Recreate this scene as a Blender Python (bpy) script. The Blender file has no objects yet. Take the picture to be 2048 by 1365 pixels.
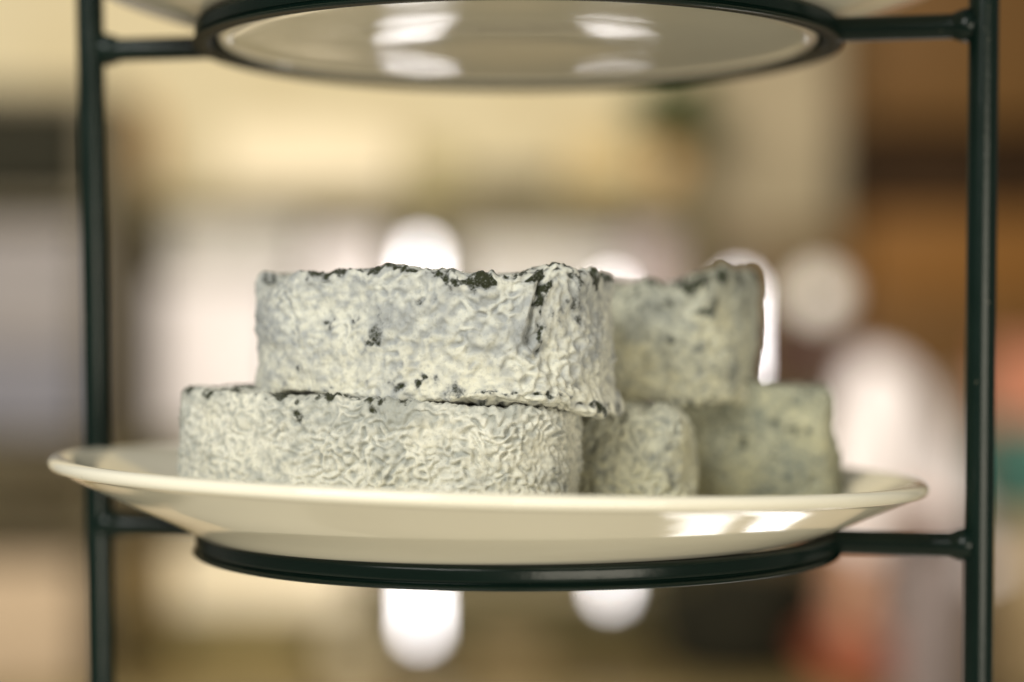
import bpy, bmesh, math, random
import numpy as np
from mathutils import Matrix, Vector

sc = bpy.context.scene
COL = sc.collection
R = math.radians

# ------------------------------------------------------------------ camera
FPX = 4300.0                    # focal length in pixels of the 2048 px wide photograph
CAM_Z = 0.27
PITCH = math.atan(74.5 / FPX)   # looking slightly down
cam = bpy.data.cameras.new('camera')
cam.sensor_width = 36.0
cam.lens = FPX / 2048 * 36.0
cam.clip_start = 0.02
cam.clip_end = 50
cam.dof.use_dof = True
cam.dof.focus_distance = 0.578
cam.dof.aperture_fstop = (cam.lens / 1000) / 0.0228
cam.dof.aperture_blades = 0
camo = bpy.data.objects.new('camera', cam)
COL.objects.link(camo)
camo.location = (0, 0, CAM_Z)
camo.rotation_euler = (R(90) - PITCH, 0, 0)
sc.camera = camo

# ------------------------------------------------------------------ light
w = bpy.data.worlds.new('World')
sc.world = w
w.use_nodes = True
bgn = w.node_tree.nodes['Background']
bgn.inputs[0].default_value = (1.0, 0.94, 0.78, 1)
bgn.inputs[1].default_value = 0.23


def area(name, loc, target, sx, sy, power, col):
    l = bpy.data.lights.new(name, 'AREA')
    l.shape = 'RECTANGLE'
    l.size, l.size_y, l.energy, l.color = sx, sy, power, col
    o = bpy.data.objects.new(name, l)
    COL.objects.link(o)
    o.location = loc
    o.rotation_euler = (Vector(target) - Vector(loc)).to_track_quat('-Z', 'Y').to_euler()
    return o


area('shop_window_light', (-0.55, -0.30, 0.85), (0, 0.60, 0.22), 0.7, 0.5, 14.5, (1.0, 0.985, 0.915))
area('front_fill_light', (0.55, -0.6, 0.16), (0.02, 0.62, 0.20), 0.9, 0.5, 10.0, (1.0, 0.92, 0.75))
area('back_room_light', (-1.0, 2.7, 1.9), (-0.55, 7.4, -0.2), 3.2, 1.4, 370, (1.0, 0.92, 0.77))
area('plate_glint_light', (0.285, 1.55, -0.56), (0.055, 0.55, 0.21), 0.24, 0.09, 0.30, (1.0, 0.97, 0.92))  # unseen lamp added for a bright patch mirrored under the plate
area('plate_glint_light', (0.335, 1.55, -0.375), (0.065, 0.55, 0.21), 0.24, 0.10, 0.40, (1.0, 0.97, 0.95))  # second added lamp, for the neighbouring mirrored patch

vs = sc.view_settings
vs.view_transform = 'Standard'
vs.look = 'None'
vs.exposure = 0.0
vs.gamma = 1.0
sc.render.engine = 'CYCLES'
sc.cycles.use_denoising = True
sc.cycles.max_bounces = 8


# ------------------------------------------------------------------ helpers
cP, sP = math.cos(PITCH), math.sin(PITCH)


def at(px, py, Y):
    """photo pixel -> world point on the plane at depth Y."""
    u = (px - 1024) / FPX
    v = (682.5 - py) / FPX
    d = Vector((u, cP + v * sP, v * cP - sP))
    t = Y / d.y
    return Vector((d.x * t, Y, CAM_Z + d.z * t))


def project(P):
    x, y, z = P[..., 0], P[..., 1], P[..., 2] - CAM_Z
    dep = y * cP - z * sP
    up = y * sP + z * cP
    return 1024 + FPX * x / dep, 682.5 - FPX * up / dep


def link_mesh(name, me, mat=None, parent=None, smooth=True):
    o = bpy.data.objects.new(name, me)
    COL.objects.link(o)
    if mat:
        me.materials.append(mat)
    if parent:
        o.parent = parent
    if smooth:
        me.shade_smooth()
    return o


def tag(o, label=None, cat=None, group=None, kind=None):
    if label: o['label'] = label
    if cat: o['category'] = cat
    if group: o['group'] = group
    if kind: o['kind'] = kind
    return o


def empty(name, loc=(0, 0, 0)):
    o = bpy.data.objects.new(name, None)
    COL.objects.link(o)
    o.location = loc
    o.empty_display_size = 0.02
    return o


def bm_obj(name, bm, mat, parent=None, smooth=True):
    me = bpy.data.meshes.new(name)
    bmesh.ops.recalc_face_normals(bm, faces=bm.faces)
    bm.to_mesh(me)
    bm.free()
    o = link_mesh(name, me, mat, parent, False)
    if smooth:
        me.shade_smooth()
        me.set_sharp_from_angle(angle=R(40))
    return o


def box(name, lo, hi, mat, parent=None, bevel=0.004, seg=2):
    bm = bmesh.new()
    bmesh.ops.create_cube(bm, size=1)
    lo, hi = Vector(lo), Vector(hi)
    c, s = (lo + hi) / 2, hi - lo
    for v in bm.verts:
        v.co = Vector((c.x + v.co.x * s.x, c.y + v.co.y * s.y, c.z + v.co.z * s.z))
    if bevel:
        bmesh.ops.bevel(bm, geom=list(bm.edges), offset=bevel, segments=seg, affect='EDGES', profile=0.5)
    return bm_obj(name, bm, mat, parent)


def lathe(name, prof, mat, parent=None, segs=160, center=(0, 0, 0), closed=False):
    """prof: list of (r, z); r = 0 ends become poles."""
    verts, faces, rows = [], [], []
    for r, z in prof:
        if r < 1e-6:
            rows.append([len(verts)])
            verts.append((center[0], center[1], center[2] + z))
        else:
            row = []
            for i in range(segs):
                a = 2 * math.pi * i / segs
                row.append(len(verts))
                verts.append((center[0] + r * math.cos(a), center[1] + r * math.sin(a), center[2] + z))
            rows.append(row)
    n = len(rows)
    for k in range(n if closed else n - 1):
        A, B = rows[k], rows[(k + 1) % n]
        for i in range(segs):
            j = (i + 1) % segs
            if len(A) == 1 and len(B) == 1: continue
            if len(A) == 1: faces.append((A[0], B[i], B[j]))
            elif len(B) == 1: faces.append((A[i], B[0], A[j]))
            else: faces.append((A[i], B[i], B[j], A[j]))
    me = bpy.data.meshes.new(name)
    me.from_pydata(verts, [], faces)
    bm = bmesh.new(); bm.from_mesh(me)
    bmesh.ops.recalc_face_normals(bm, faces=bm.faces)
    bm.to_mesh(me); bm.free()
    o = link_mesh(name, me, mat, parent)
    me.set_sharp_from_angle(angle=R(50))
    return o


def smooth_prof(pts, sub=6):
    """Catmull-Rom through (r, z) points."""
    p = [np.array(q, float) for q in pts]
    p = [p[0]] + p + [p[-1]]
    out = []
    for i in range(1, len(p) - 2):
        for k in range(sub):
            t = k / sub
            a, b, c, d = p[i - 1], p[i], p[i + 1], p[i + 2]
            q = 0.5 * ((2 * b) + (c - a) * t + (2 * a - 5 * b + 4 * c - d) * t * t + (3 * b - a - 3 * c + d) * t ** 3)
            out.append((max(q[0], 0), q[1]))
    out.append(tuple(p[-2]))
    return out


def rod(name, pts, rad, mat, parent=None, segs=24, caps=True):
    """round bar swept along a polyline; rad may be a list."""
    pts = [Vector(p) for p in pts]
    if not isinstance(rad, (list, tuple)): rad = [rad] * len(pts)
    bm = bmesh.new()
    rows, nrm = [], None
    for i, p in enumerate(pts):
        t = (pts[min(i + 1, len(pts) - 1)] - pts[max(i - 1, 0)]).normalized()
        if nrm is None:
            nrm = t.orthogonal().normalized()
        else:
            nrm = (nrm - t * nrm.dot(t)).normalized()
        b = t.cross(nrm)
        rows.append([bm.verts.new(p + (nrm * math.cos(2 * math.pi * k / segs) + b * math.sin(2 * math.pi * k / segs)) * rad[i]) for k in range(segs)])
    for A, B in zip(rows, rows[1:]):
        for k in range(segs):
            bm.faces.new((A[k], A[(k + 1) % segs], B[(k + 1) % segs], B[k]))
    if caps:
        bm.faces.new(rows[0]); bm.faces.new(rows[-1])
    return bm_obj(name, bm, mat, parent)


# ------------------------------------------------------------------ materials
def mat_new(name):
    m = bpy.data.materials.new(name)
    m.use_nodes = True
    return m, m.node_tree, m.node_tree.nodes['Principled BSDF']


def mat_noise(name, c1, c2, scale=8, rough=0.6, bump=0.1, spec=0.4, stretch=(1, 1, 1), bscale=None, coat=0.0):
    """two colours mixed by noise, with fine relief."""
    m, nt, b = mat_new(name)
    tc = nt.nodes.new('ShaderNodeTexCoord')
    mp = nt.nodes.new('ShaderNodeMapping')
    mp.inputs['Scale'].default_value = stretch
    nt.links.new(tc.outputs['Object'], mp.inputs[0])
    n = nt.nodes.new('ShaderNodeTexNoise')
    n.inputs['Scale'].default_value = scale
    n.inputs['Detail'].default_value = 6
    nt.links.new(mp.outputs[0], n.inputs[0])
    r = nt.nodes.new('ShaderNodeValToRGB')
    r.color_ramp.elements[0].position = 0.35
    r.color_ramp.elements[1].position = 0.65
    r.color_ramp.elements[0].color = (*c1, 1)
    r.color_ramp.elements[1].color = (*c2, 1)
    nt.links.new(n.outputs[0], r.inputs[0])
    nt.links.new(r.outputs[0], b.inputs['Base Color'])
    b.inputs['Roughness'].default_value = rough
    b.inputs['Specular IOR Level'].default_value = spec
    b.inputs['Coat Weight'].default_value = coat
    if bump:
        n2 = nt.nodes.new('ShaderNodeTexNoise')
        n2.inputs['Scale'].default_value = bscale or scale * 6
        n2.inputs['Detail'].default_value = 4
        nt.links.new(mp.outputs[0], n2.inputs[0])
        bp = nt.nodes.new('ShaderNodeBump')
        bp.inputs['Strength'].default_value = bump
        bp.inputs['Distance'].default_value = 0.001
        nt.links.new(n2.outputs[0], bp.inputs['Height'])
        nt.links.new(bp.outputs[0], b.inputs['Normal'])
    return m


def mat_emit(name, col, strength):
    m, nt, b = mat_new(name)
    b.inputs['Base Color'].default_value = (*col, 1)
    b.inputs['Emission Color'].default_value = (*col, 1)
    b.inputs['Emission Strength'].default_value = strength
    return m


def make_iron():
    m, nt, b = mat_new('painted_iron')
    tc = nt.nodes.new('ShaderNodeTexCoord')
    n = nt.nodes.new('ShaderNodeTexNoise')
    n.inputs['Scale'].default_value = 60
    n.inputs['Detail'].default_value = 5
    nt.links.new(tc.outputs['Object'], n.inputs[0])
    r = nt.nodes.new('ShaderNodeValToRGB')
    r.color_ramp.elements[0].color = (0.0016, 0.0075, 0.0055, 1)
    r.color_ramp.elements[1].color = (0.0026, 0.0112, 0.0084, 1)
    nt.links.new(n.outputs[0], r.inputs[0])
    # worn flecks where the paint is rubbed
    n2 = nt.nodes.new('ShaderNodeTexNoise')
    n2.inputs['Scale'].default_value = 420
    n2.inputs['Detail'].default_value = 3
    nt.links.new(tc.outputs['Object'], n2.inputs[0])
    r2 = nt.nodes.new('ShaderNodeValToRGB')
    r2.color_ramp.elements[0].position = 0.735
    r2.color_ramp.elements[1].position = 0.78
    nt.links.new(n2.outputs[0], r2.inputs[0])
    mx = nt.nodes.new('ShaderNodeMix'); mx.data_type = 'RGBA'
    nt.links.new(r2.outputs[0], mx.inputs[0])
    nt.links.new(r.outputs[0], mx.inputs[6])
    mx.inputs[7].default_value = (0.20, 0.18, 0.13, 1)
    mr = nt.nodes.new('ShaderNodeMapRange')
    mr.inputs[3].default_value = 0.16; mr.inputs[4].default_value = 0.30
    nt.links.new(n.outputs[0], mr.inputs[0])
    bp = nt.nodes.new('ShaderNodeBump')
    bp.inputs['Strength'].default_value = 0.06; bp.inputs['Distance'].default_value = 0.001
    nt.links.new(n2.outputs[0], bp.inputs['Height'])
    df = nt.nodes.new('ShaderNodeBsdfDiffuse')
    gl = nt.nodes.new('ShaderNodeBsdfGlossy')
    fr = nt.nodes.new('ShaderNodeFresnel'); fr.inputs[0].default_value = 1.38
    cl = nt.nodes.new('ShaderNodeMath'); cl.operation = 'MINIMUM'; cl.inputs[1].default_value = 0.11   # satin paint: weak even at the edges
    ms = nt.nodes.new('ShaderNodeMixShader')
    nt.links.new(mx.outputs[2], df.inputs['Color'])
    nt.links.new(mr.outputs[0], gl.inputs['Roughness'])
    for q in (df, gl, fr): nt.links.new(bp.outputs[0], q.inputs['Normal'])
    nt.links.new(fr.outputs[0], cl.inputs[0])
    nt.links.new(cl.outputs[0], ms.inputs[0]); nt.links.new(df.outputs[0], ms.inputs[1]); nt.links.new(gl.outputs[0], ms.inputs[2])
    nt.links.new(ms.outputs[0], nt.nodes['Material Output'].inputs['Surface'])
    nt.nodes.remove(b)
    return m


def make_ceramic():
    m, nt, b = mat_new('glazed_ceramic')
    tc = nt.nodes.new('ShaderNodeTexCoord')
    n = nt.nodes.new('ShaderNodeTexNoise')
    n.inputs['Scale'].default_value = 14
    n.inputs['Detail'].default_value = 3
    nt.links.new(tc.outputs['Object'], n.inputs[0])
    r = nt.nodes.new('ShaderNodeValToRGB')
    r.color_ramp.elements[0].color = (0.78, 0.74, 0.615, 1)
    r.color_ramp.elements[1].color = (0.82, 0.785, 0.67, 1)
    nt.links.new(n.outputs[0], r.inputs[0])
    # a few tiny kiln specks
    n2 = nt.nodes.new('ShaderNodeTexNoise')
    n2.inputs['Scale'].default_value = 260
    nt.links.new(tc.outputs['Object'], n2.inputs[0])
    r2 = nt.nodes.new('ShaderNodeValToRGB')
    r2.color_ramp.elements[0].position = 0.80
    r2.color_ramp.elements[1].position = 0.83
    nt.links.new(n2.outputs[0], r2.inputs[0])
    mx = nt.nodes.new('ShaderNodeMix'); mx.data_type = 'RGBA'
    nt.links.new(r2.outputs[0], mx.inputs[0])
    nt.links.new(r.outputs[0], mx.inputs[6])
    mx.inputs[7].default_value = (0.16, 0.12, 0.06, 1)
    nt.links.new(mx.outputs[2], b.inputs['Base Color'])
    b.inputs['Roughness'].default_value = 0.07
    b.inputs['IOR'].default_value = 1.52
    n3 = nt.nodes.new('ShaderNodeTexNoise')
    n3.inputs['Scale'].default_value = 45
    nt.links.new(tc.outputs['Object'], n3.inputs[0])
    bp = nt.nodes.new('ShaderNodeBump')
    bp.inputs['Strength'].default_value = 0.05; bp.inputs['Distance'].default_value = 0.001
    nt.links.new(n3.outputs[0], bp.inputs['Height'])
    nt.links.new(bp.outputs[0], b.inputs['Normal'])
    return m


def make_rind(name, white, blue, cream, ashc):
    """mould rind: pale bloom, bluish veil and cream patches with painted skylight and bounce, ash where the bloom is thin (mesh attributes)."""
    m, nt, b = mat_new(name)
    L, N = nt.links.new, nt.nodes.new

    def attr(a):
        n = N('ShaderNodeAttribute'); n.attribute_name = a
        return n.outputs['Fac']

    def mix(f, a, c):
        x = N('ShaderNodeMix'); x.data_type = 'RGBA'
        L(f, x.inputs[0])
        if isinstance(a, tuple): x.inputs[6].default_value = (*a, 1)
        else: L(a, x.inputs[6])
        if isinstance(c, tuple): x.inputs[7].default_value = (*c, 1)
        else: L(c, x.inputs[7])
        return x.outputs[2]
    tc = N('ShaderNodeTexCoord')
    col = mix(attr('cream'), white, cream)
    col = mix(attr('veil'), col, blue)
    # powdery grain
    g = N('ShaderNodeTexNoise'); g.inputs['Scale'].default_value = 900; g.inputs['Detail'].default_value = 5
    L(tc.outputs['Object'], g.inputs[0])
    gr = N('ShaderNodeValToRGB')
    gr.color_ramp.elements[0].position = 0.50; gr.color_ramp.elements[1].position = 0.74
    gr.color_ramp.elements[0].color = (0, 0, 0, 1); gr.color_ramp.elements[1].color = (0.45, 0.45, 0.45, 1)
    L(g.outputs[0], gr.inputs[0])
    col = mix(gr.outputs[0], col, tuple(0.62 * x for x in blue))
    # ash with broken edges
    ad = N('ShaderNodeTexNoise'); ad.inputs['Scale'].default_value = 1300; ad.inputs['Detail'].default_value = 4
    L(tc.outputs['Object'], ad.inputs[0])
    ma = N('ShaderNodeMath'); ma.operation = 'MULTIPLY_ADD'
    L(ad.outputs[0], ma.inputs[0]); ma.inputs[1].default_value = 1.1; ma.inputs[2].default_value = -0.55
    ms = N('ShaderNodeMath'); ms.operation = 'ADD'
    L(attr('ash'), ms.inputs[0]); L(ma.outputs[0], ms.inputs[1])
    hl = N('ShaderNodeValToRGB')                       # thin grey bloom over the ash
    hl.color_ramp.interpolation = 'EASE'
    hl.color_ramp.elements[0].position = 0.18; hl.color_ramp.elements[1].position = 0.72
    hl.color_ramp.elements[1].color = (0.85, 0.85, 0.85, 1)
    L(ms.outputs[0], hl.inputs[0])
    col = mix(hl.outputs[0], col, tuple(0.55 * x for x in blue))
    rr = N('ShaderNodeValToRGB')                       # bare ash
    rr.color_ramp.interpolation = 'EASE'
    rr.color_ramp.elements[0].position = 0.46; rr.color_ramp.elements[1].position = 1.0
    L(ms.outputs[0], rr.inputs[0])
    col = mix(rr.outputs[0], col, ashc)
    L(col, b.inputs['Base Color'])
    b.inputs['Roughness'].default_value = 0.92
    b.inputs['Specular IOR Level'].default_value = 0.20
    b.inputs['Specular Tint'].default_value = (0.26, 0.31, 0.29, 1)
    b.inputs['Sheen Weight'].default_value = 0.12
    b.inputs['Sheen Roughness'].default_value = 0.5
    b.inputs['Subsurface Weight'].default_value = 0.08
    b.inputs['Subsurface Radius'].default_value = (0.0012, 0.001, 0.0007)
    b.inputs['Subsurface Scale'].default_value = 1.0
    bp = N('ShaderNodeBump'); bp.inputs['Strength'].default_value = 0.35; bp.inputs['Distance'].default_value = 0.0004
    L(g.outputs[0], bp.inputs['Height'])
    L(bp.outputs[0], b.inputs['Normal'])
    return m


M_IRON = make_iron()
M_CER = make_ceramic()
M_COUNTER = mat_noise('counter_marble', (0.74, 0.68, 0.54), (0.80, 0.75, 0.62), 6, 0.45, 0.1)

# ------------------------------------------------------------------ setting: counter under the stand
ctop = tag(box('counter_top', (-0.75, 0.30, -0.04), (0.75, 0.80, 0.0), M_COUNTER, bevel=0.006), kind='structure')

tag(box('counter_top', (-0.75, 0.803, -0.04), (0.085, 1.06, 0.0), M_COUNTER, bevel=0.006), kind='structure')  # unseen extension, added so the plate's underside mirrors a pale surface

# ------------------------------------------------------------------ plate stand
AX, AY = 0.0017, 0.66           # stand axis
PR = Vector((AX + 0.1355, AY - 0.031, 0))
PL = Vector((AX - 0.1355, AY + 0.031, 0))
Z_LO = CAM_Z - 0.0700           # arm heights
Z_UP = Z_LO + 0.1520
stand = tag(empty('plate_stand', (AX, AY, 0)),
            'black iron two-tier plate stand with upright side posts and round holder rings', 'plate stand')


def P_(o):
    o.parent = stand
    o.matrix_parent_inverse = Matrix.Translation((-AX, -AY, 0))
    return o


for p, lean in ((PL, 0.0030), (PR, -0.0012)):
    P_(rod('post', [(p.x + lean, p.y, 0.004), (p.x, p.y, CAM_Z), (p.x - lean, p.y, 0.46)], 0.0044, M_IRON, segs=32))
    foot = P_(lathe('foot', smooth_prof([(0, 0), (0.012, 0), (0.0135, 0.002), (0.011, 0.004), (0.006, 0.006), (0.0042, 0.012)], 3), M_IRON, segs=32,
                    center=(p.x + lean, p.y, 0)))
# arched carrying handle joining the posts above the picture
arch = []
for i in range(25):
    a = math.pi * i / 24
    q = PL.lerp(PR, 0.5 - 0.5 * math.cos(a))
    arch.append((q.x, q.y, 0.46 + 0.07 * math.sin(a)))
P_(rod('handle', arch, 0.0041, M_IRON))

RING = smooth_prof([(0.0925, -0.0040), (0.0922, 0.0005), (0.0930, 0.0012), (0.0965, 0.0012)], 2) + \
       smooth_prof([(0.0974, 0.0008), (0.0978, -0.0002), (0.0978, -0.0028), (0.0974, -0.0034), (0.0972, -0.0037),
                    (0.0979, -0.0041), (0.0986, -0.0047), (0.0986, -0.0051), (0.0978, -0.0055), (0.0960, -0.0056), (0.0935, -0.0053)], 4)
UP_TILT = -1.5                  # the upper ring sags a little at the back
for zt in (Z_LO, Z_UP):
    rg = lathe('holder_ring', RING, M_IRON, segs=220, closed=True)
    rg.parent = stand
    rg.matrix_local = Matrix.Translation((0, 0, zt + (0.0007 if zt == Z_UP else 0))) @ Matrix.Rotation(R(UP_TILT if zt == Z_UP else 0), 4, 'X')
    for p in (PL, PR):
        d = Vector((AX, AY, 0)) - p
        d.normalize()
        s = p + d * 0.002
        e = p + d * (0.139 - 0.0968)
        zz = zt - 0.0008
        P_(rod('arm', [(s.x, s.y, zz), (e.x, e.y, zz)], 0.0037, M_IRON, segs=28))
        # weld bead where the arm meets the post
        k0, k1, k2, k3 = (p + d * t for t in (0.0025, 0.0042, 0.0062, 0.0085))
        P_(rod('weld_joint', [(k0.x, k0.y, zz), (k1.x, k1.y, zz + .0002), (k2.x, k2.y, zz), (k3.x, k3.y, zz)],
               [0.0046, 0.0051, 0.0047, 0.0038], M_IRON, segs=24))

# ------------------------------------------------------------------ plates
PROF = [(0, -0.0125), (0.05, -0.0125), (0.094, -0.0125), (0.103, -0.0115), (0.115, -0.0067), (0.127, -0.0016), (0.1318, 0.0002), (0.1343, -0.0003),
        (0.1350, -0.0018), (0.1340, -0.0034), (0.1310, -0.0043), (0.121, -0.0084), (0.110, -0.0130), (0.0986, -0.0172), (0.093, -0.0195), (0.087, -0.0225), (0.0830, -0.0243),
        (0.0815, -0.0257), (0.0785, -0.0257), (0.0765, -0.0232), (0.072, -0.0206), (0.04, -0.0200), (0, -0.0200)]
Z_RIM = CAM_Z - 0.0494
PCX, PCY = AX - 0.0085, AY - 0.0055   # the plate sits a little off the ring's middle, so it tips
TILT = Matrix.Translation((PCX, PCY, Z_RIM)) @ Matrix.Rotation(R(1.75), 4, 'Y') @ Matrix.Rotation(R(-1.3), 4, 'X')
plate = lathe('serving_plate', smooth_prof([(r_ if r_ < 0.095 else 0.095 + (r_ - 0.095) * 0.915, z_) for r_, z_ in PROF], 5), M_CER, segs=256)
plate.matrix_world = TILT
tag(plate, 'cream white glazed plate carrying the stacked cheeses in the lower ring', 'plate')

PROF_U = [(0, -0.0120), (0.06, -0.0120), (0.090, -0.0120), (0.100, -0.0108), (0.120, -0.0030), (0.1270, 0.0002), (0.1295, -0.0006), (0.1298, -0.0020),
          (0.1280, -0.0034), (0.113, -0.0085), (0.0995, -0.0128), (0.0920, -0.0150), (0.0912, -0.0185), (0.0905, -0.0198), (0.088, -0.0200), (0.084, -0.0192), (0.060, -0.0191)] + [(0.05 * k / 10, -0.0190 + 0.0011 * (1 - (k / 10) ** 2) ** 2) for k in range(10, -1, -1)]
uplate = lathe('serving_plate', smooth_prof(PROF_U, 5), M_CER, segs=256)
uplate.matrix_world = Matrix.Translation((AX, AY, CAM_Z + 0.0790)) @ Matrix.Rotation(R(UP_TILT), 4, 'X') @ Matrix.Translation((0, 0, 0.0200))
tag(uplate, 'glossy pale plate seen from below in the upper ring of the stand', 'plate')

# ------------------------------------------------------------------ cheeses
rng = np.random.default_rng(7)


def field(nu, nv, ds, corr, seed):
    """smooth periodic random field, unit variance, correlation length corr (m)."""
    r = np.random.default_rng(seed).standard_normal((nv, nu))
    kx = np.fft.rfftfreq(nu, ds)[None, :]
    ky = np.fft.fftfreq(nv, ds)[:, None]
    f = np.fft.rfft2(r) * np.exp(-2 * (math.pi * corr / 2) ** 2 * (kx ** 2 + ky ** 2))
    o = np.fft.irfft2(f, (nv, nu))
    return o / o.std()


def worms(nu, nv, ds, wl, seed, iters=1, gain=1.1, off=0.05):
    """short plump ridges with narrow creases between (wavelength wl, metres)."""
    kx = np.fft.rfftfreq(nu, ds)[None, :]
    ky = np.fft.fftfreq(nv, ds)[:, None]
    k = np.sqrt(kx ** 2 + (ky * 0.86) ** 2) * wl
    band = np.exp(-((k - 1.0) / 0.55) ** 2)
    band[k < 0.2] = 0
    x = np.random.default_rng(seed).standard_normal((nv, nu))
    for i in range(iters):
        x = np.fft.irfft2(np.fft.rfft2(x) * band, (nv, nu))
        x = np.tanh(gain * x / x.std() + off)
    x = np.fft.irfft2(np.fft.rfft2(x) * np.exp(-(k / 3.2) ** 2), (nv, nu))
    # push it about so that no two ridges are the same width
    w1 = field(nu, nv, ds, wl * 1.6, seed + 900) * wl * 0.22 + field(nu, nv, ds, wl * 0.7, seed + 902) * wl * 0.10
    w2 = field(nu, nv, ds, wl * 1.6, seed + 901) * wl * 0.22 + field(nu, nv, ds, wl * 0.7, seed + 903) * wl * 0.10
    iu = (np.arange(nu)[None, :] + w1 / ds) % nu
    iv = (np.arange(nv)[:, None] + w2 / ds) % nv
    i0, j0 = np.floor(iu).astype(int), np.floor(iv).astype(int)
    fu, fv = iu - i0, iv - j0
    i0 %= nu; j0 %= nv
    i1, j1 = (i0 + 1) % nu, (j0 + 1) % nv
    x = (x[j0, i0] * (1 - fu) + x[j0, i1] * fu) * (1 - fv) + (x[j1, i0] * (1 - fu) + x[j1, i1] * fu) * fv
    x = (x - np.percentile(x, 2)) / (np.percentile(x, 98) - np.percentile(x, 2))
    return np.clip(x, 0, 1.1)


def ss(a, b, x):
    t = np.clip((x - a) / (b - a), 0, 1)
    return t * t * (3 - 2 * t)


def cheese(name, label, mat, M, a, b, h, n=4.5, ds=0.0003, wl=0.0032, amp=0.0007, seed=1, edge_r=0.0035,
           taper=0.0, bulge=0.0, hgrad=0.0, lump=0.0008, ragged=0.0012, smooth_left=None, ash_base=-1.25,
           top_ash=0.7, veil_c=0.0, cream_c=0.0, spots=(), dents=(), tops=(), lip=None, spot_add=0.3, ridge_soft=1.0, top_w=0.0022, veils=()):
    # outline: squared-off round, resampled by length
    th = np.linspace(0, 2 * math.pi, 4000, endpoint=False)
    rr = (np.abs(np.cos(th) / a) ** n + np.abs(np.sin(th) / b) ** n) ** (-1 / n)
    rs = np.random.default_rng(seed + 50)
    for kf in range(2, 7):
        rr = rr * (1 + 0.006 / kf * 2 * rs.standard_normal() * np.cos(kf * th + rs.uniform(0, 6.28)))
    ox, oy = rr * np.cos(th), rr * np.sin(th)
    seg = np.hypot(np.diff(np.append(ox, ox[0])), np.diff(np.append(oy, oy[0])))
    cum = np.concatenate([[0], np.cumsum(seg)])
    per = cum[-1]
    nu = int(per / ds)
    s = np.arange(nu) * per / nu
    X = np.interp(s, cum, np.append(ox, ox[0])); Y = np.interp(s, cum, np.append(oy, oy[0]))
    tx = np.roll(X, -1) - np.roll(X, 1); ty = np.roll(Y, -1) - np.roll(Y, 1)
    ln = np.hypot(tx, ty); NX, NY = ty / ln, -tx / ln
    # profile (inset, height, outward weight)
    er = edge_r
    prof = []
    for d in np.arange(0.010, er, -ds): prof.append((d, 0.0))
    for q in np.arange(0, math.pi / 2, ds / er): prof.append((er - er * math.sin(q), er - er * math.cos(q)))
    for z in np.arange(er, h - er, ds): prof.append((0.0, z))
    for q in np.arange(0, math.pi / 2, ds / er): prof.append((er - er * math.cos(q), h - er + er * math.sin(q)))
    for d in np.arange(er, 0.018, ds): prof.append((d, h))
    prof = np.array(prof)
    nv = len(prof)
    ins, zz = prof[:, 0][:, None], prof[:, 1][:, None]
    fr = zz / h
    ins_t = ins + taper * fr - bulge * np.sin(np.clip(fr, 0, 1) * math.pi) ** 0.8
    PX = X[None, :] - NX[None, :] * ins_t
    PY = Y[None, :] - NY[None, :] * ins_t
    PZ = np.repeat(zz, nu, 1) + hgrad * X[None, :] * fr
    B = np.stack([PX, PY, PZ], -1)
    # normals
    du = np.roll(B, -1, 1) - np.roll(B, 1, 1)
    dv = np.gradient(B, axis=0)
    Nn = np.cross(du, dv)
    Nn /= np.linalg.norm(Nn, axis=-1, keepdims=True) + 1e-12
    # where each point lies in the photograph, for cracks and stains seen there
    Mn = np.array(M)
    W = B @ Mn[:3, :3].T + Mn[:3, 3]
    WN = Nn @ Mn[:3, :3].T
    qx, qy = project(W)
    view = W - np.array([0, 0, CAM_Z])
    face = ((WN * view).sum(-1) < 0.02) & (WN[..., 1] < 0.35)
    front = face.astype(float)

    g1 = field(nu, nv, ds, 0.009, seed + 1)
    g2 = field(nu, nv, ds, 0.0035, seed + 2)
    g3 = field(nu, nv, ds, 0.0012, seed + 3)
    g4 = field(nu, nv, ds, 0.006, seed + 4)
    g5 = field(nu, nv, ds, 0.0006, seed + 5)
    wm = worms(nu, nv, ds, wl, seed + 6)
    wm2 = worms(nu, nv, ds, wl * 1.9, seed + 7)
    mixm = ss(-0.6, 0.9, g4)
    rid = wm * (1 - 0.55 * mixm) + wm2 * 0.55 * mixm
    rid = 1 - (1 - np.clip(rid, 0, 1)) ** (1.5 * ridge_soft)          # plump tops, narrow valleys
    ampm = 0.60 + 0.40 * np.tanh(1.2 * g1 + 0.5)
    if smooth_left:
        ampm = ampm * (smooth_left[2] + (1 - smooth_left[2]) * ss(smooth_left[0], smooth_left[1], qx))
    topd = np.abs(ins - 0) * 0 + (h - zz)                              # distance below the top
    onside = ss(0.0, 0.004, topd) * 1.0
    hgt = amp * ampm * (rid - 0.45) * (0.45 + 0.55 * onside) + lump * 0.5 * g1 + lump * 0.28 * g2 + 0.00010 * g3 + 0.00005 * g5
    # ash
    edge = np.exp(-(topd / top_w) ** 2)
    g1s = g1
    ash = ash_base + 0.50 * g4 + 0.42 * g2 + 0.40 * g3 + 0.10 * g5 + 0.7 * (0.5 - rid)
    ash = ash + (top_ash + 0.9 + 0.5 * g2 + 0.3 * g4 + 0.45 * g3 + 0.25 * g5) * edge
    for (x, y, rx, ry, st) in spots:
        ash = ash + front * (st + spot_add) * np.exp(-((qx - x) / rx) ** 2 - ((qy - y) / ry) ** 2) * np.clip(0.9 + 0.35 * g2 + 0.40 * g3 + 0.12 * g5 - 0.8 * (rid - 0.55), 0.4, 2)
    for (x, y, rx, ry, dp) in dents:
        hgt = hgt + front * dp * np.exp(-(((qx - x + 7 * g2 + 9 * g4) / rx) ** 2) - (((qy - y) / ry) ** 2))
    ash01 = 1 / (1 + np.exp(-1.7 * ash))
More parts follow.
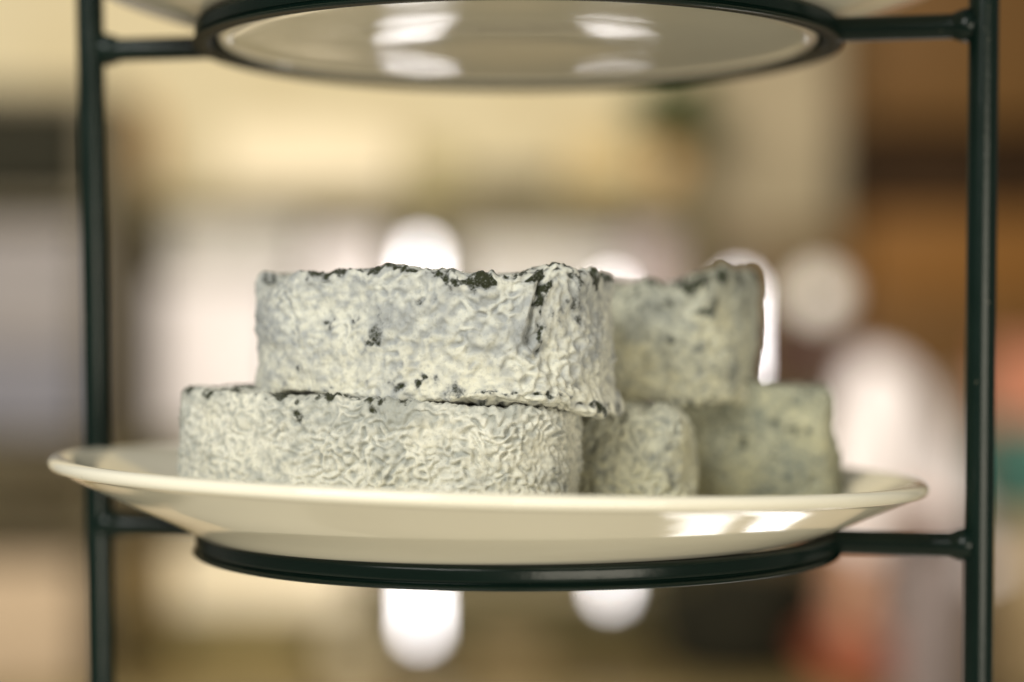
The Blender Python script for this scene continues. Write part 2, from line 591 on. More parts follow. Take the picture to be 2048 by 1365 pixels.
    hgt = hgt - 0.00022 * ss(0.45, 0.9, ash01) + 0.00012 * g5 * ss(0.4, 0.9, ash01)
    veil = np.clip(0.38 + veil_c + 0.13 * g1 + 0.13 * g4 + 0.08 * g2 - 0.70 * (rid - 0.55) + 0.14 * g3 + 0.35 * (fr - 0.4), 0, 1)  # mould veil, plus cool skylight painted in towards the top
    for (x, y, rx, ry, st) in veils:
        veil = np.clip(veil + front * st * np.exp(-((qx - x) / rx) ** 2 - ((qy - y) / ry) ** 2), 0, 1)
    cream = np.clip(0.36 + cream_c - 0.12 * g1 + 0.12 * g2 + 0.7 * (0.5 - fr), 0, 1)  # creamier towards the foot: warm bounce off the plate painted in

    D = B + Nn * hgt[..., None]
    # uneven crusted top rim
    rim_w = np.exp(-(topd / 0.0035) ** 2) * np.exp(-((ins - er * 0.3) / 0.004) ** 2)
    line = field(nu, 8, ds, 0.004, seed + 11)[0] * 0.5 + field(nu, 8, ds, 0.0011, seed + 12)[0] * 0.28 + field(nu, 8, ds, 0.012, seed + 13)[0] * 0.6
    D[..., 2] += rim_w * ragged * line[None, :] * 0.7
    qrow = int(np.argmin(np.abs(prof[:, 1] - (h - er)) + prof[:, 0] * 10))
    qx1, fr1 = qx[qrow][None, :], front[qrow][None, :]
    for (x, rx, dz) in tops:
        D[..., 2] += fr1 * dz * np.exp(-((qx1 - x) / rx) ** 2) * ss(0.35, 1.0, fr) * np.exp(-(ins / 0.012) ** 2)
    # flap of rind at the foot
    if lip:
        for (x, rx, out, dz) in lip:
            wgt = fr1 * np.exp(-((qx1 - x) / rx) ** 4) * np.exp(-(zz / 0.0042) ** 2) * np.exp(-(ins / 0.005) ** 2) * (1 + 0.22 * line[None, :])
            D[..., 0] += NX[None, :] * out * wgt
            D[..., 1] += NY[None, :] * out * wgt
            D[..., 2] += dz * wgt
    # close the middle of top and bottom
    verts = D.reshape(-1, 3)
    idx = np.arange(nu * nv).reshape(nv, nu)
    A_, B_ = idx[:-1], idx[1:]
    quads = np.stack([A_, np.roll(A_, -1, 1), np.roll(B_, -1, 1), B_], -1).reshape(-1, 4)
    extra, tq = [], []
    cb = len(verts); verts = np.vstack([verts, [[0, 0, 0.0005]], [[0, 0, h]]])
    i0 = idx[0]; tb = np.stack([np.roll(i0, -1), i0, np.full(nu, cb)], -1)
    i1 = idx[-1]; tt = np.stack([i1, np.roll(i1, -1), np.full(nu, cb + 1)], -1)
    me = bpy.data.meshes.new(name)
    nq, ntri = len(quads), 2 * nu
    me.vertices.add(len(verts)); me.vertices.foreach_set('co', verts.astype(np.float32).ravel())
    loops = np.concatenate([quads.ravel(), tb.ravel(), tt.ravel()]).astype(np.int32)
    me.loops.add(len(loops)); me.loops.foreach_set('vertex_index', loops)
    me.polygons.add(nq + ntri)
    st = np.concatenate([np.arange(nq) * 4, nq * 4 + np.arange(ntri) * 3]).astype(np.int32)
    me.polygons.foreach_set('loop_start', st)
    me.update(calc_edges=True)
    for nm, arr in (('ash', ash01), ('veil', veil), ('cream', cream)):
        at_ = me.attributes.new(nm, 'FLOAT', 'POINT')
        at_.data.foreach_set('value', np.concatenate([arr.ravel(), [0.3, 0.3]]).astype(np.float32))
    o = link_mesh(name, me, mat)
    o.matrix_world = M
    tag(o, label, 'cheese', 'ash-ripened goat cheeses stacked on the plate')
    print(name, 'px', qx[:, :][front > 0].min(), qx[front > 0].max(), 'py', qy[front > 0].min(), qy[front > 0].max(), 'nearY', W[..., 1].min(), 'verts', len(verts))
    return o


def on_plate(x, y, zup, yaw, rx=0.0, ry=0.0):
    """frame standing on the plate floor at world x, y; zup above the floor."""
    loc = TILT @ Vector((x - PCX, y - PCY, -0.0122 + zup))
    rot = (TILT.to_3x3() @ Matrix.Rotation(R(ry), 3, 'Y') @ Matrix.Rotation(R(rx), 3, 'X') @ Matrix.Rotation(R(yaw), 3, 'Z')).to_4x4()
    return Matrix.Translation(loc) @ rot


def centre(corner, L, wd, psi):
    c, s_ = math.cos(R(psi)), math.sin(R(psi))
    return corner[0] - L / 2 * c + wd / 2 * s_, corner[1] + L / 2 * s_ + wd / 2 * c


RIND_A = make_rind('white_wrinkled_rind', (0.65, 0.645, 0.575), (0.34, 0.352, 0.325), (0.63, 0.61, 0.495), (0.030, 0.033, 0.018))
RIND_B = make_rind('blue_white_rind', (0.62, 0.625, 0.56), (0.33, 0.345, 0.345), (0.605, 0.592, 0.49), (0.027, 0.031, 0.017))
RIND_C = make_rind('olive_white_rind', (0.58, 0.58, 0.475), (0.29, 0.302, 0.27), (0.57, 0.54, 0.365), (0.03, 0.036, 0.02))

RIND_E = make_rind('shaded_olive_rind', (0.44, 0.44, 0.335), (0.23, 0.245, 0.20), (0.45, 0.42, 0.255), (0.03, 0.036, 0.02))  # darker copy of the olive rind, with rear shade painted into it

# lower front
cx, cy = centre((0.0045, 0.572), 0.109, 0.056, 18)
cheese('goat_cheese', 'long wrinkled white cheese at the front, lying directly on the plate', RIND_A, on_plate(cx, cy, 0, -18),
       0.0575, 0.0310, 0.0331, n=2.7, smooth_left=(420, 850, 0.45), edge_r=0.0018, wl=0.0031, amp=0.0015, seed=21, spot_add=0.6, hgrad=-0.020, ragged=0.0011, lump=0.0007, ash_base=-2.3, top_ash=-0.35, veil_c=-0.02, cream_c=0.05,
       spots=[(640, 785, 60, 14, 1.5), (700, 790, 60, 12, 1.5), (600, 832, 14, 10, 1.8), (745, 832, 22, 12, 1.7), (475, 772, 70, 9, 1.5), (560, 775, 50, 9, 1.3), (890, 905, 16, 20, 1.0),
              (800, 805, 40, 10, 0.8), (370, 778, 14, 10, 1.0), (1050, 965, 10, 8, 1.2)],
       dents=[(890, 900, 14, 22, -0.0012)], veils=[(780, 835, 140, 25, 0.35), (890, 905, 25, 25, 0.5)])
# upper front
cx, cy = centre((0.010, 0.573), 0.0980, 0.068, 21)
cheese('goat_cheese', 'large blue-grey and white cheese on top with a dark cracked corner and peeling foot', RIND_B, on_plate(cx, cy, 0.0328, -21),
       0.0512, 0.0375, 0.0352, n=2.7, smooth_left=(600, 1020, 0.35), edge_r=0.0018, wl=0.0040, amp=0.0015, seed=35, spot_add=0.3, hgrad=0.020, ragged=0.0015, lump=0.0010, ash_base=-2.0, top_ash=0.55, veil_c=0.10, cream_c=-0.05,
       spots=[(1088, 600, 24, 34, 1.4), (1080, 655, 8, 62, 1.6), (1115, 558, 55, 13, 2.2), (1000, 556, 70, 7, 1.6), (780, 545, 120, 6, 1.2), (930, 562, 50, 12, 1.7), (915, 580, 14, 22, 1.6), (1010, 562, 50, 7, 1.2),
              (842, 605, 16, 26, 1.4), (690, 640, 60, 16, 1.1), (640, 645, 30, 14, 0.9), (745, 690, 24, 24, 0.9), (780, 770, 70, 14, 1.2), (850, 760, 24, 18, 1.3),
              (1080, 796, 110, 10, 2.0), (1000, 800, 60, 8, 1.7), (1180, 800, 40, 10, 1.3), (1185, 578, 12, 8, 1.4), (600, 742, 14, 12, 1.2), (1120, 640, 40, 30, 0.6),
              (680, 775, 40, 10, 1.2)],
       dents=[(1081, 650, 6, 75, -0.0026), (1068, 690, 16, 24, -0.0014), (1064, 640, 12, 60, 0.0016), (985, 690, 16, 34, 0.0007), (1040, 610, 18, 34, 0.0009)],
       veils=[(860, 640, 200, 70, 0.22), (1060, 690, 22, 22, 0.5), (1000, 600, 80, 24, 0.3)],
       tops=[(1105, 42, 0.0034), (980, 60, -0.0014), (1190, 40, -0.0008), (700, 200, 0.0006), (525, 50, -0.0036)],
       lip=[(1040, 95, 0.0030, 0.0018), (1205, 48, 0.0026, -0.0016), (1236, 26, 0.0004, -0.0010)])
# lower middle
cheese('goat_cheese', 'small rounded knobbly cheese low between the long front one and the olive tapered one', RIND_C, on_plate(0.0360, 0.638, 0, -6),
       0.0190, 0.0185, 0.0322, n=2.8, ds=0.0004, wl=0.0030, amp=0.0016, seed=52, bulge=0.0015, taper=0.0045, edge_r=0.005, lump=0.0013, ash_base=-1.8, top_ash=-0.6, cream_c=0.15, veil_c=-0.1,
       spots=[(1280, 860, 30, 14, 1.0), (1340, 905, 10, 8, 1.2), (1240, 845, 30, 12, 0.7)])
# lower right
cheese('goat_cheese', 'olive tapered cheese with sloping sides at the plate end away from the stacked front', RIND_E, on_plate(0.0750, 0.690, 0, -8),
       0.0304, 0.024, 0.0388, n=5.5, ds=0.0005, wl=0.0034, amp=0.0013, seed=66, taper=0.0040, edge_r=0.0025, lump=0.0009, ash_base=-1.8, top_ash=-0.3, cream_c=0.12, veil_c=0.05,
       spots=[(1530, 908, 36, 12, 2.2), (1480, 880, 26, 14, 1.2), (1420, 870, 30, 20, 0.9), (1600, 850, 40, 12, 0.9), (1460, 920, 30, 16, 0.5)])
# upper right
cx, cy = centre((0.0625, 0.646), 0.055, 0.060, 20)
cheese('goat_cheese', 'square grey-green cheese with ragged crest, resting across the two small lower ones', RIND_C, on_plate(cx, cy, 0.0330, -20, 0, -4.0),
       0.0278, 0.030, 0.0366, n=4.2, ds=0.0004, wl=0.0036, amp=0.0016, seed=77, edge_r=0.0018, lump=0.0013, ragged=0.0024, ash_base=-1.7, top_ash=-0.2, cream_c=0.0, veil_c=0.12,
       spots=[(1390, 575, 30, 16, 1.9), (1400, 625, 24, 12, 1.2), (1350, 680, 34, 10, 1.2), (1350, 610, 30, 12, 0.9), (1400, 800, 80, 7, 1.0), (1270, 600, 26, 40, 0.5)],
       tops=[(1465, 55, 0.0034), (1370, 40, -0.0018), (1280, 30, 0.0015)], veils=[(1340, 620, 60, 50, 0.35)])

# ------------------------------------------------------------------ shop behind, far out of focus
def pin(o, t):
    """hang a mesh made in world coordinates under the Empty t."""
    o.parent = t
    o.matrix_parent_inverse = Matrix.Translation(-t.location)
    return o


M_WALL = mat_noise('cream_plaster', (0.70, 0.60, 0.39), (0.76, 0.67, 0.46), 3, 0.9, 0.3)
M_OLIVE = mat_noise('olive_wood', (0.075, 0.062, 0.022), (0.13, 0.105, 0.04), 5, 0.6, 0.3, stretch=(1, 1, 8))
M_DARK = mat_noise('dark_board', (0.012, 0.012, 0.008), (0.020, 0.019, 0.013), 5, 0.8, 0.2, spec=0.1)
M_LAV = mat_noise('lavender_card', (0.16, 0.15, 0.155), (0.21, 0.195, 0.20), 4, 0.7, 0.1)
M_LAVW = mat_noise('white_card', (0.62, 0.58, 0.60), (0.72, 0.68, 0.70), 4, 0.7, 0.1)
M_GREYW = mat_noise('grey_card', (0.40, 0.385, 0.37), (0.48, 0.46, 0.44), 4, 0.7, 0.1)
M_BROWN = mat_noise('brown_drawer', (0.065, 0.05, 0.025), (0.10, 0.08, 0.04), 5, 0.5, 0.2, stretch=(1, 1, 6))
M_TAN = mat_noise('tan_wicker', (0.33, 0.25, 0.17), (0.46, 0.36, 0.26), 30, 0.8, 0.5)
M_GOLD = mat_noise('golden_wood', (0.30, 0.19, 0.055), (0.40, 0.27, 0.09), 5, 0.5, 0.2, stretch=(1, 1, 7))
M_ORNG = mat_noise('orange_clay', (0.52, 0.32, 0.14), (0.60, 0.40, 0.19), 6, 0.7, 0.2)
M_CREAMB = mat_noise('cream_card', (0.72, 0.63, 0.46), (0.80, 0.71, 0.55), 4, 0.7, 0.1)
M_CAB = mat_noise('cabinet_wood', (0.085, 0.042, 0.011), (0.12, 0.060, 0.016), 5, 0.6, 0.2, spec=0.15, stretch=(7, 1, 1))
M_CABL = mat_noise('amber_wood', (0.14, 0.062, 0.012), (0.18, 0.082, 0.018), 5, 0.6, 0.2, spec=0.15, stretch=(7, 1, 1))
M_CABD = mat_noise('recess_shade_wood', (0.02, 0.010, 0.004), (0.03, 0.016, 0.007), 5, 0.8, 0.2, spec=0.1)  # shade inside the cabinet's open gap, painted as near-black wood
M_MAR = mat_noise('maroon_glaze', (0.05, 0.012, 0.006), (0.07, 0.02, 0.01), 6, 0.3, 0.1)
M_CLOTH = mat_noise('white_linen', (0.74, 0.69, 0.72), (0.82, 0.77, 0.80), 20, 0.9, 0.4)
M_TEAL = mat_noise('teal_card', (0.035, 0.12, 0.10), (0.05, 0.16, 0.13), 5, 0.6, 0.1)
M_RED = mat_noise('terracotta', (0.34, 0.09, 0.045), (0.42, 0.125, 0.065), 6, 0.6, 0.2)
M_PINK = mat_noise('salmon_card', (0.42, 0.16, 0.09), (0.50, 0.20, 0.12), 6, 0.6, 0.1)
M_LEAF = mat_noise('leaf_green', (0.035, 0.075, 0.015), (0.07, 0.12, 0.03), 30, 0.5, 0.2)
M_GLOW = mat_emit('glowing_tube', (1.0, 0.955, 0.965), 9.0)
M_GLOW2 = mat_emit('dim_globe', (1.0, 0.95, 0.86), 0.38)
M_CAP = mat_noise('lamp_cap', (0.5, 0.5, 0.5), (0.6, 0.6, 0.6), 6, 0.4, 0)


FLOOR_Z = -1.28
tag(box('floor', (-5, 1.6, FLOOR_Z - 0.05), (5, 9.2, FLOOR_Z), mat_noise('floor_tile', (0.30, 0.24, 0.16), (0.38, 0.31, 0.21), 2, 0.5, 0.1), bevel=0), kind='structure')
tag(box('back_wall', (-5, 9.0, FLOOR_Z), (5, 9.15, 3.2), M_WALL, bevel=0), kind='structure')
# long low bench that the goods behind stand on (its top just below the picture)
BY = 6.9
M_BENCH = mat_noise('bench_wood', (0.13, 0.095, 0.035), (0.19, 0.14, 0.055), 4, 0.5, 0.2, stretch=(1, 6, 1))
BZ = at(0, 1395, BY).z
tag(box('display_bench', (-3.4, BY - 0.06, FLOOR_Z + .001), (3.4, 8.9, BZ), M_BENCH, bevel=0.02),
    'long olive brown wooden bench under the blurred goods, at the bottom edge', 'bench')


def shelf_unit(label, x0, x1, levels, Y, depth, mat, ytop, thick):
    """standing shelves: two side panels and boards at photo heights."""
    zt = at(0, ytop, Y).z
    X0, X1 = at(x0, 700, Y).x, at(x1, 700, Y).x
    t = tag(empty('shelf_rack', ((X0 + X1) / 2, Y + depth / 2, BZ)), label, 'shelf')
    for xs in (X0, X1 - thick):
        pin(box('side_panel', (xs, Y, BZ + .001), (xs + thick, Y + depth, zt), mat, bevel=0.006), t)
    for py in levels:
        z = at(0, py, Y).z
        pin(box('shelf_board', (X0 + thick + .001, Y, z - thick), (X1 - thick - .001, Y + depth, z), mat, bevel=0.006), t)
    return t


def carton(label, x0, y0, x1, y1, Y, depth, mat):
    a_, b_ = at(x0, y1, Y), at(x1, y0, Y)
    if y1 > 1390: a_.z = BZ + .001
    t = tag(empty('carton', ((a_.x + b_.x) / 2, Y + depth / 2, a_.z)), label, 'box', 'boxes in the blurred shop behind')
    hgt = b_.z - a_.z
    pin(box('body', (a_.x, Y, a_.z), (b_.x, Y + depth, b_.z - hgt * 0.22), mat, bevel=0.008), t)
    pin(box('lid', (a_.x - .006, Y - .006, b_.z - hgt * 0.22 + .0005), (b_.x + .006, Y + depth + .006, b_.z), mat, bevel=0.01), t)
    return t


def jar(label, px, yb, yt, halfpx, Y, mat):
    base, top = at(px, yb, Y), at(px, yt, Y)
    r, hh = halfpx / FPX * Y, top.z - base.z
    t = tag(empty('jar', base), label, 'jar', 'jars in the blurred shop behind')
    lathe('body', smooth_prof([(0, 0), (r * .8, 0), (r, hh * .08), (r * 1.02, hh * .45), (r * .9, hh * .75), (r * .62, hh * .86), (0, hh * .87)], 4), mat, t, 40)
    lathe('lid', [(0, hh * .871), (r * .66, hh * .871), (r * .68, hh * .89), (r * .66, hh * .98), (r * .6, hh), (0, hh)], mat, t, 40)
    return t


def tube_lamp(label, px, yt, yb, Y, rpx, mat):
    b0, t0 = at(px, yb, Y), at(px, yt, Y)
    r, hh = rpx / FPX * Y, t0.z - b0.z
    t = tag(empty('tube_lamp', (b0.x, Y, b0.z)), label, 'lamp', 'glowing tube lamps behind')
    lathe('glass_tube', [(0, 0), (r, 0), (r, hh), (0, hh)], mat, t, 24)
    lathe('end_cap', [(0, -0.025), (r * .9, -0.025), (r * 1.05, -0.018), (r * 1.05, -.0004), (0, -.0004)], M_CAP, t, 24)
    lathe('end_cap', [(0, hh + .0004), (r * 1.05, hh + .0004), (r * 1.05, hh + .018), (r * .9, hh + 0.025), (0, hh + 0.025)], M_CAP, t, 24)
    return t


# rack at one side
shelf_unit('dark wooden rack standing behind the stand, beyond its plate rim', -420, 205, [170, 410, 880, 1075], 6.92, 0.75, M_BROWN, 165, 0.04)
carton('dark olive box on the top level of the rack beside the picture edge', -380, 190, 165, 392, 6.97, 0.6, M_DARK)
carton('grey lavender box in the rack, middle level, under the dark olive one', -380, 455, 165, 700, 6.97, 0.6, M_LAV)
carton('flat blue-grey box beneath the grey lavender one in the rack', -380, 704, 165, 862, 6.97, 0.6,
       mat_noise('blue_grey_card', (0.11, 0.11, 0.135), (0.15, 0.15, 0.18), 4, 0.7, 0.1))
b0, b1 = at(-380, 1394, 7.0), at(160, 1125, 7.0)
tw = tag(empty('wicker_basket', ((b0.x + b1.x) / 2, 7.3, BZ)), 'tan wicker basket on the bench at the lower picture corner', 'basket')
for nm, lo, hi in (('front_side', (b0.x, 7.0, BZ + .001), (b1.x, 7.04, b1.z)), ('back_side', (b0.x, 7.5, BZ + .001), (b1.x, 7.54, b1.z)),
                   ('end_side', (b0.x, 7.041, BZ + .001), (b0.x + .04, 7.499, b1.z)), ('end_side', (b1.x - .04, 7.041, BZ + .001), (b1.x, 7.499, b1.z))):
    pin(box(nm, lo, hi, M_TAN, bevel=0.008), tw)

# rack in the middle
shelf_unit('olive wooden rack in the middle, behind the cheeses', 225, 1395, [395, 880, 1235], 7.5, 0.7, M_OLIVE, 375, 0.075)
carton('added pale cream carton standing in for the brighter lit wall, on top of the olive rack', 440, 255, 800, 373, 7.7, 0.4, M_CREAMB)  # added carton imitating the brighter part of the lit wall
carton('added tan carton standing in for the darker wall tone, on top of the olive rack, beside the flat dark brown one', 1135, 262, 1270, 373, 7.7, 0.4,
       mat_noise('straw_card', (0.50, 0.38, 0.19), (0.58, 0.46, 0.25), 4, 0.8, 0.1))  # added carton imitating the wall's fall-off to a darker tone
carton('added small mossy carton, part of the stand-in wall gradient, on the olive rack between the cream and dark brown ones', 815, 300, 915, 373, 7.7, 0.4,
       mat_noise('moss_card', (0.36, 0.31, 0.15), (0.44, 0.38, 0.20), 4, 0.8, 0.1))  # added carton, an in-between tone of the imitated wall gradient
carton('flat dark brown box lying on the olive rack under the upper ring', 930, 345, 1120, 393, 7.52, 0.45, M_BROWN)
jar('orange clay jar on top of the olive rack, beside the upright post', 275, 373, 195, 52, 7.8, M_ORNG)
carton('grey-white box on the olive rack, upper of the pale pair', 345, 440, 600, 560, 7.53, 0.55, M_GREYW)
carton('bright white box on the olive rack, lower of the pale pair', 318, 563, 560, 862, 7.53, 0.55, M_LAVW)
carton('pale grey box behind the upper front cheese, beside the tall tube lamp', 625, 470, 760, 862, 7.65, 0.45, M_LAVW)
carton('white box between the two tall tube lamps', 930, 480, 1245, 862, 7.65, 0.45, M_GREYW)
carton('mauve box under the end of the olive shelf', 1260, 462, 1365, 862, 7.65, 0.45, mat_noise('mauve_card', (0.34, 0.28, 0.29), (0.42, 0.35, 0.36), 4, 0.7, 0.1))
jar('amber honey jar on the white box between the tall tube lamps', 1195, 479, 425, 40, 7.85, M_ORNG)
carton('narrow golden crate standing by the post, below the plate', 240, 1100, 325, 1393, 7.6, 0.45, M_GOLD)
carton('cream carton on the rack, seen below the plate', 345, 1095, 700, 1222, 7.53, 0.55, M_CREAMB)
carton('small olive-tan carton at the bottom, below the cream one', 360, 1262, 620, 1393, 7.53, 0.55, mat_noise('olive_card', (0.24, 0.185, 0.07), (0.32, 0.25, 0.10), 4, 0.7, 0.1))
carton('yellowish carton at the bottom beside the tall tube lamp', 660, 1250, 745, 1393, 7.53, 0.45, M_CREAMB)
carton('beige carton at the bottom between two glowing lamp ends', 960, 1255, 1080, 1393, 7.6, 0.45, mat_noise('beige_card', (0.40, 0.29, 0.18), (0.48, 0.36, 0.23), 4, 0.7, 0.1))
tube_lamp('tallest white tube lamp glowing above and below the plate', 842, 500, 1268, 7.35, 13, M_GLOW)
tube_lamp('white tube lamp glowing behind the peak of the front cheese', 1222, 575, 1190, 7.35, 11, M_GLOW)
tube_lamp('short white tube lamp glowing beside the square upper cheese', 1477, 570, 760, 7.35, 11, M_GLOW)

# plant on the rack
rnd = random.Random(4)
pl = tag(empty('leafy_plant', at(1335, 373, 7.8)), 'dark green leafy plant on the olive rack under the upper ring', 'plant')
pr, pot_h = 0.08, at(1335, 300, 7.8).z - at(1335, 373, 7.8).z
lathe('pot', smooth_prof([(0, 0), (pr * .7, 0), (pr * .8, pot_h * .3), (pr, pot_h), (pr * .85, pot_h), (0, pot_h * .85)], 3), M_ORNG, pl, 32)
bm = bmesh.new()
for i in range(6):
    t = i / 5
    wd = 0.034 * math.sin(math.pi * (0.08 + 0.92 * t) ** 0.8)
    for q in (-1, 0, 1):
        bm.verts.new((q * wd, 0.17 * t, -0.05 * t * t + 0.010 * abs(q)))
bm.verts.ensure_lookup_table()
for i in range(5):
    for q in range(2):
        bm.faces.new([bm.verts[i * 3 + q], bm.verts[i * 3 + q + 1], bm.verts[i * 3 + q + 4], bm.verts[i * 3 + q + 3]])
me_leaf = bpy.data.meshes.new('leaf'); bm.to_mesh(me_leaf); bm.free(); me_leaf.materials.append(M_LEAF)
for k in range(60):
    o = bpy.data.objects.new('leaf', me_leaf); COL.objects.link(o); o.parent = pl
    o.location = (rnd.uniform(-.08, .08), rnd.uniform(-.07, .07), pot_h + rnd.uniform(0, .20))
    o.rotation_euler = (rnd.uniform(-.1, 1.0), rnd.uniform(-.3, .3), rnd.uniform(0, 6.28))
    q = rnd.uniform(.8, 1.3); o.scale = (q, q, q)

# pillar
M_PIL = mat_noise('beige_grey_plaster', (0.36, 0.30, 0.20), (0.43, 0.36, 0.245), 3, 0.9, 0.3)
p0, p1 = at(1405, 1393, 8.2), at(1715, -300, 8.2)
plr = tag(empty('wall_pillar', ((p0.x + p1.x) / 2, 8.4, BZ)), 'plain beige grey pillar behind the square upper cheese', 'pillar')
pin(box('shaft', (p0.x, 8.2, BZ + .131), (p1.x, 8.75, p1.z), M_PIL, bevel=0.01), plr)
pin(box('plinth', (p0.x - .04, 8.16, BZ + .001), (p1.x + .04, 8.79, BZ + .13), M_PIL, bevel=0.01), plr)

# brown cupboard in front of the pillar
M_SB = mat_noise('umber_wood', (0.10, 0.068, 0.03), (0.14, 0.095, 0.042), 5, 0.6, 0.2, stretch=(6, 1, 1))
p0, p1 = at(1398, 1393, 7.85), at(1735, 448, 7.85)
sb = tag(empty('cupboard', ((p0.x + p1.x) / 2, 7.95, BZ)), 'brown upright cupboard in front of the beige pillar', 'cabinet')
zm = at(0, 800, 7.85).z
pin(box('carcass', (p0.x, 7.881, BZ + .001), (p1.x, 8.1, p1.z), M_SB, bevel=0.006), sb)
for za, zb in ((BZ + .01, zm - .004), (zm + .004, p1.z - .01)):
    d_ = pin(box('door', (p0.x + .01, 7.85, za), (p1.x - .01, 7.88, zb), M_SB, bevel=0.006), sb)

# wooden cabinet
Yc = 7.2
cx0, cx1 = at(1742, 0, Yc).x, at(2500, 0, Yc).x
cab = tag(empty('wooden_cabinet', ((cx0 + cx1) / 2, Yc + .4, BZ)), 'amber brown wooden cabinet with a dark open gap, beyond the upright post', 'cabinet')
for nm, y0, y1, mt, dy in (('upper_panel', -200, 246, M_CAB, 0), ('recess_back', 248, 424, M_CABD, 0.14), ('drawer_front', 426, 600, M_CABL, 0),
                           ('lower_panel', 602, 760, M_CAB, 0),
                           ('side_carcass', 762, 1393, mat_noise('taupe_wood', (0.17, 0.115, 0.07), (0.22, 0.15, 0.095), 5, 0.6, 0.2), 0.04)):
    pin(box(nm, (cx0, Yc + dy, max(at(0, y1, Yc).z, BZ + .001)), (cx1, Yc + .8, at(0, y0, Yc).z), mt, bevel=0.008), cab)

# dim globe lamp on a slim stand
p0 = at(1640, 1393, 7.5); p0.z = BZ
gl = tag(empty('globe_lamp', p0), 'dim pale globe lamp beyond the square upper cheese', 'lamp')
gz = at(1640, 590, 7.5).z - p0.z
gr_ = 0.075
lathe('globe', [(gr_ * math.sin(math.pi * i / 16), gz - gr_ * math.cos(math.pi * i / 16)) for i in range(17)], M_GLOW2, gl, 32)
lathe('stem', [(0, 0.03), (0.014, 0.03), (0.014, gz - gr_ * .97), (0, gz - gr_ * .97)], M_BROWN, gl, 20)
lathe('base', [(0, 0.001), (0.11, 0.001), (0.11, 0.015), (0.02, 0.03), (0, 0.03)], M_BROWN, gl, 32)


# person in a white shirt bending forward over the bench
PY_ = 6.35


def skin_mesh(name, nodes, edges, mat, root, parent=None, sub=2):
    me = bpy.data.meshes.new(name)
    me.from_pydata([tuple(n[0]) for n in nodes], edges, [])
    o = bpy.data.objects.new(name, me); COL.objects.link(o)
    sk = o.modifiers.new('skin', 'SKIN'); sk.use_smooth_shade = True
    for i, n in enumerate(nodes):
        v = me.skin_vertices[0].data[i]
        v.radius = n[1] if isinstance(n[1], tuple) else (n[1], n[1])
        v.use_root = (i == root)
    ss_ = o.modifiers.new('sub', 'SUBSURF'); ss_.levels = ss_.render_levels = sub
    dg = bpy.context.evaluated_depsgraph_get()
    me2 = bpy.data.meshes.new_from_object(o.evaluated_get(dg))
    bpy.data.objects.remove(o)
    me2.name = name
    me2.materials.clear()
    r = link_mesh(name, me2, mat, parent)
    return r


def q_(px, py, dy=0.0):
    v = at(px, py, PY_); v.y += dy
    return v


hipz = 1055
N_ = [(q_(1862, hipz), 0.135), (q_(1812, 920), 0.13), (q_(1755, 795), 0.145), (q_(1712, 742), 0.085), (q_(1672, 725), 0.055), (q_(1636, 716), 0.075), (q_(1600, 712), 0.090), (q_(1566, 716), 0.070)]
E_ = [(i, i + 1) for i in range(7)]


def chain(start, pts):
    k = start
    for p_, r_ in pts:
        N_.append((p_, r_)); E_.append((k, len(N_) - 1)); k = len(N_) - 1
    return k


for sgn in (-1, 1):
    hnd = chain(2, [(q_(1738, 770, sgn * .15), .075), (q_(1728, 800, sgn * .20), .062), (q_(1716, 960, sgn * .22), .050), (q_(1712, 1120, sgn * .18), .034),
                    (q_(1708, 1158, sgn * .17), (.022, .036)), (q_(1704, 1190, sgn * .165), (.018, .040))])
    for f_, (dx, ln) in enumerate(((-24, 50), (-9, 60), (6, 58), (20, 46))):
        chain(hnd, [(q_(1704 + dx * .8, 1205, sgn * .165 + f_ * .006), .010), (q_(1704 + dx, 1205 + ln * .55, sgn * .165 + f_ * .006), .009), (q_(1698 + dx, 1205 + ln, sgn * .16 + f_ * .006), .008)])
    chain(hnd - 1, [(q_(1688, 1180, sgn * .15), .011), (q_(1676, 1205, sgn * .145), .009)])
    chain(0, [(q_(1866, hipz + 35, sgn * .09), .098), (q_(1846, 1320, sgn * .11), .064), (q_(1868, 1565, sgn * .11), .044),
              (Vector((q_(1868, 1565).x, PY_ + sgn * .11, FLOOR_Z + .045)), .045), (Vector((q_(1868, 1565).x - .16, PY_ + sgn * .12, FLOOR_Z + .035)), (.045, .034))])
M_SKIN = mat_noise('skin', (0.42, 0.22, 0.14), (0.50, 0.28, 0.19), 12, 0.55, 0.1)
M_HAIR = mat_noise('dark_hair', (0.030, 0.012, 0.007), (0.050, 0.020, 0.011), 60, 0.6, 0.3)
M_TROUS = mat_noise('mauve_trousers', (0.17, 0.14, 0.14), (0.22, 0.185, 0.185), 20, 0.9, 0.2)
person = skin_mesh('person', N_, E_, M_SKIN, 0)
tag(person, 'person in white shirt and mauve trousers bending forward beyond the plate rim, out of focus', 'person')
body_N, body_E = N_, E_
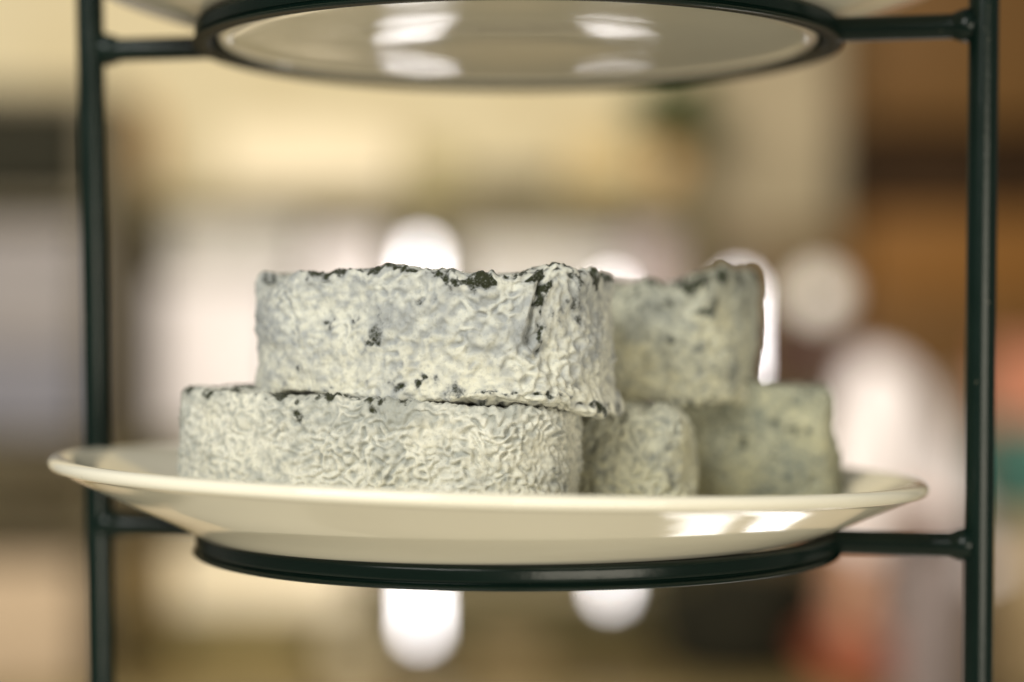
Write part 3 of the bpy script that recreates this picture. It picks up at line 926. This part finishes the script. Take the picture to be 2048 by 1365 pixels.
# shirt: torso and sleeves, a little outside the body
N_, E_ = [(q_(1872, 1080), .158), (q_(1862, hipz), .160), (q_(1812, 920), .157), (q_(1755, 795), .168), (q_(1716, 748), .098)], [(0, 1), (1, 2), (2, 3), (3, 4)]
for sgn in (-1, 1):
    chain(3, [(q_(1738, 770, sgn * .15), .098), (q_(1728, 800, sgn * .20), .086), (q_(1716, 960, sgn * .22), .073), (q_(1712, 1105, sgn * .185), .052)])
skin_mesh('shirt', N_, E_, M_CLOTH, 1, person)
N_, E_ = [(q_(1863, hipz + 5), .150)], []
for sgn in (-1, 1):
    chain(0, [(q_(1866, hipz + 40, sgn * .09), .118), (q_(1846, 1320, sgn * .11), .088), (q_(1866, 1535, sgn * .11), .072)])
skin_mesh('trousers', N_, E_, M_TROUS, 0, person)
N_, E_ = [(q_(1650, 706), .075), (q_(1610, 697), .118), (q_(1572, 700), .085)], [(0, 1), (1, 2)]
skin_mesh('hair', N_, E_, M_HAIR, 1, person)
N_, E_ = [(q_(1592, 752), .016), (q_(1584, 764), .018)], [(0, 1)]
skin_mesh('nose', N_, E_, M_SKIN, 0, person, 1)


def bowl(label, px, yb, yt, halfpx, Y, mat, name, cat):
    base, top = at(px, yb, Y), at(px, yt, Y)
    base.z = BZ + .001
    r, hh = halfpx / FPX * Y, top.z - base.z
    t = tag(empty(name, base), label, cat)
    lathe('body', smooth_prof([(0, 0), (r * .6, 0), (r * .85, hh * .4), (r, hh), (r * .95, hh * 1.01), (r * .8, hh * .45), (r * .5, hh * .12), (0, hh * .1)], 5), mat, t, 48)
    lathe('rim', [(r + .014 * math.cos(2 * math.pi * i / 10), hh + .008 + .014 * math.sin(2 * math.pi * i / 10)) for i in range(10)], mat, t, 48, closed=True)
    return t


bowl('terracotta bowl at the bottom under the bending person', 1730, 1393, 1285, 120, 7.05, M_RED, 'clay_bowl', 'bowl')
bowl('wide black tub at the bottom under the plate holder ring', 1465, 1393, 1150, 180, 7.3, M_DARK, 'black_tub', 'tub')
carton('teal box beyond the upright post at the picture edge', 1990, 850, 2300, 1030, 6.9, 0.25, M_TEAL)
carton('tan box below the teal one at the picture edge', 1980, 1034, 2300, 1393, 6.9, 0.28, mat_noise('tan_card', (0.48, 0.36, 0.20), (0.58, 0.44, 0.26), 4, 0.7, 0.1))
carton('salmon box on top of the teal one at the picture edge', 2000, 690, 2300, 848, 6.92, 0.22, M_PINK)
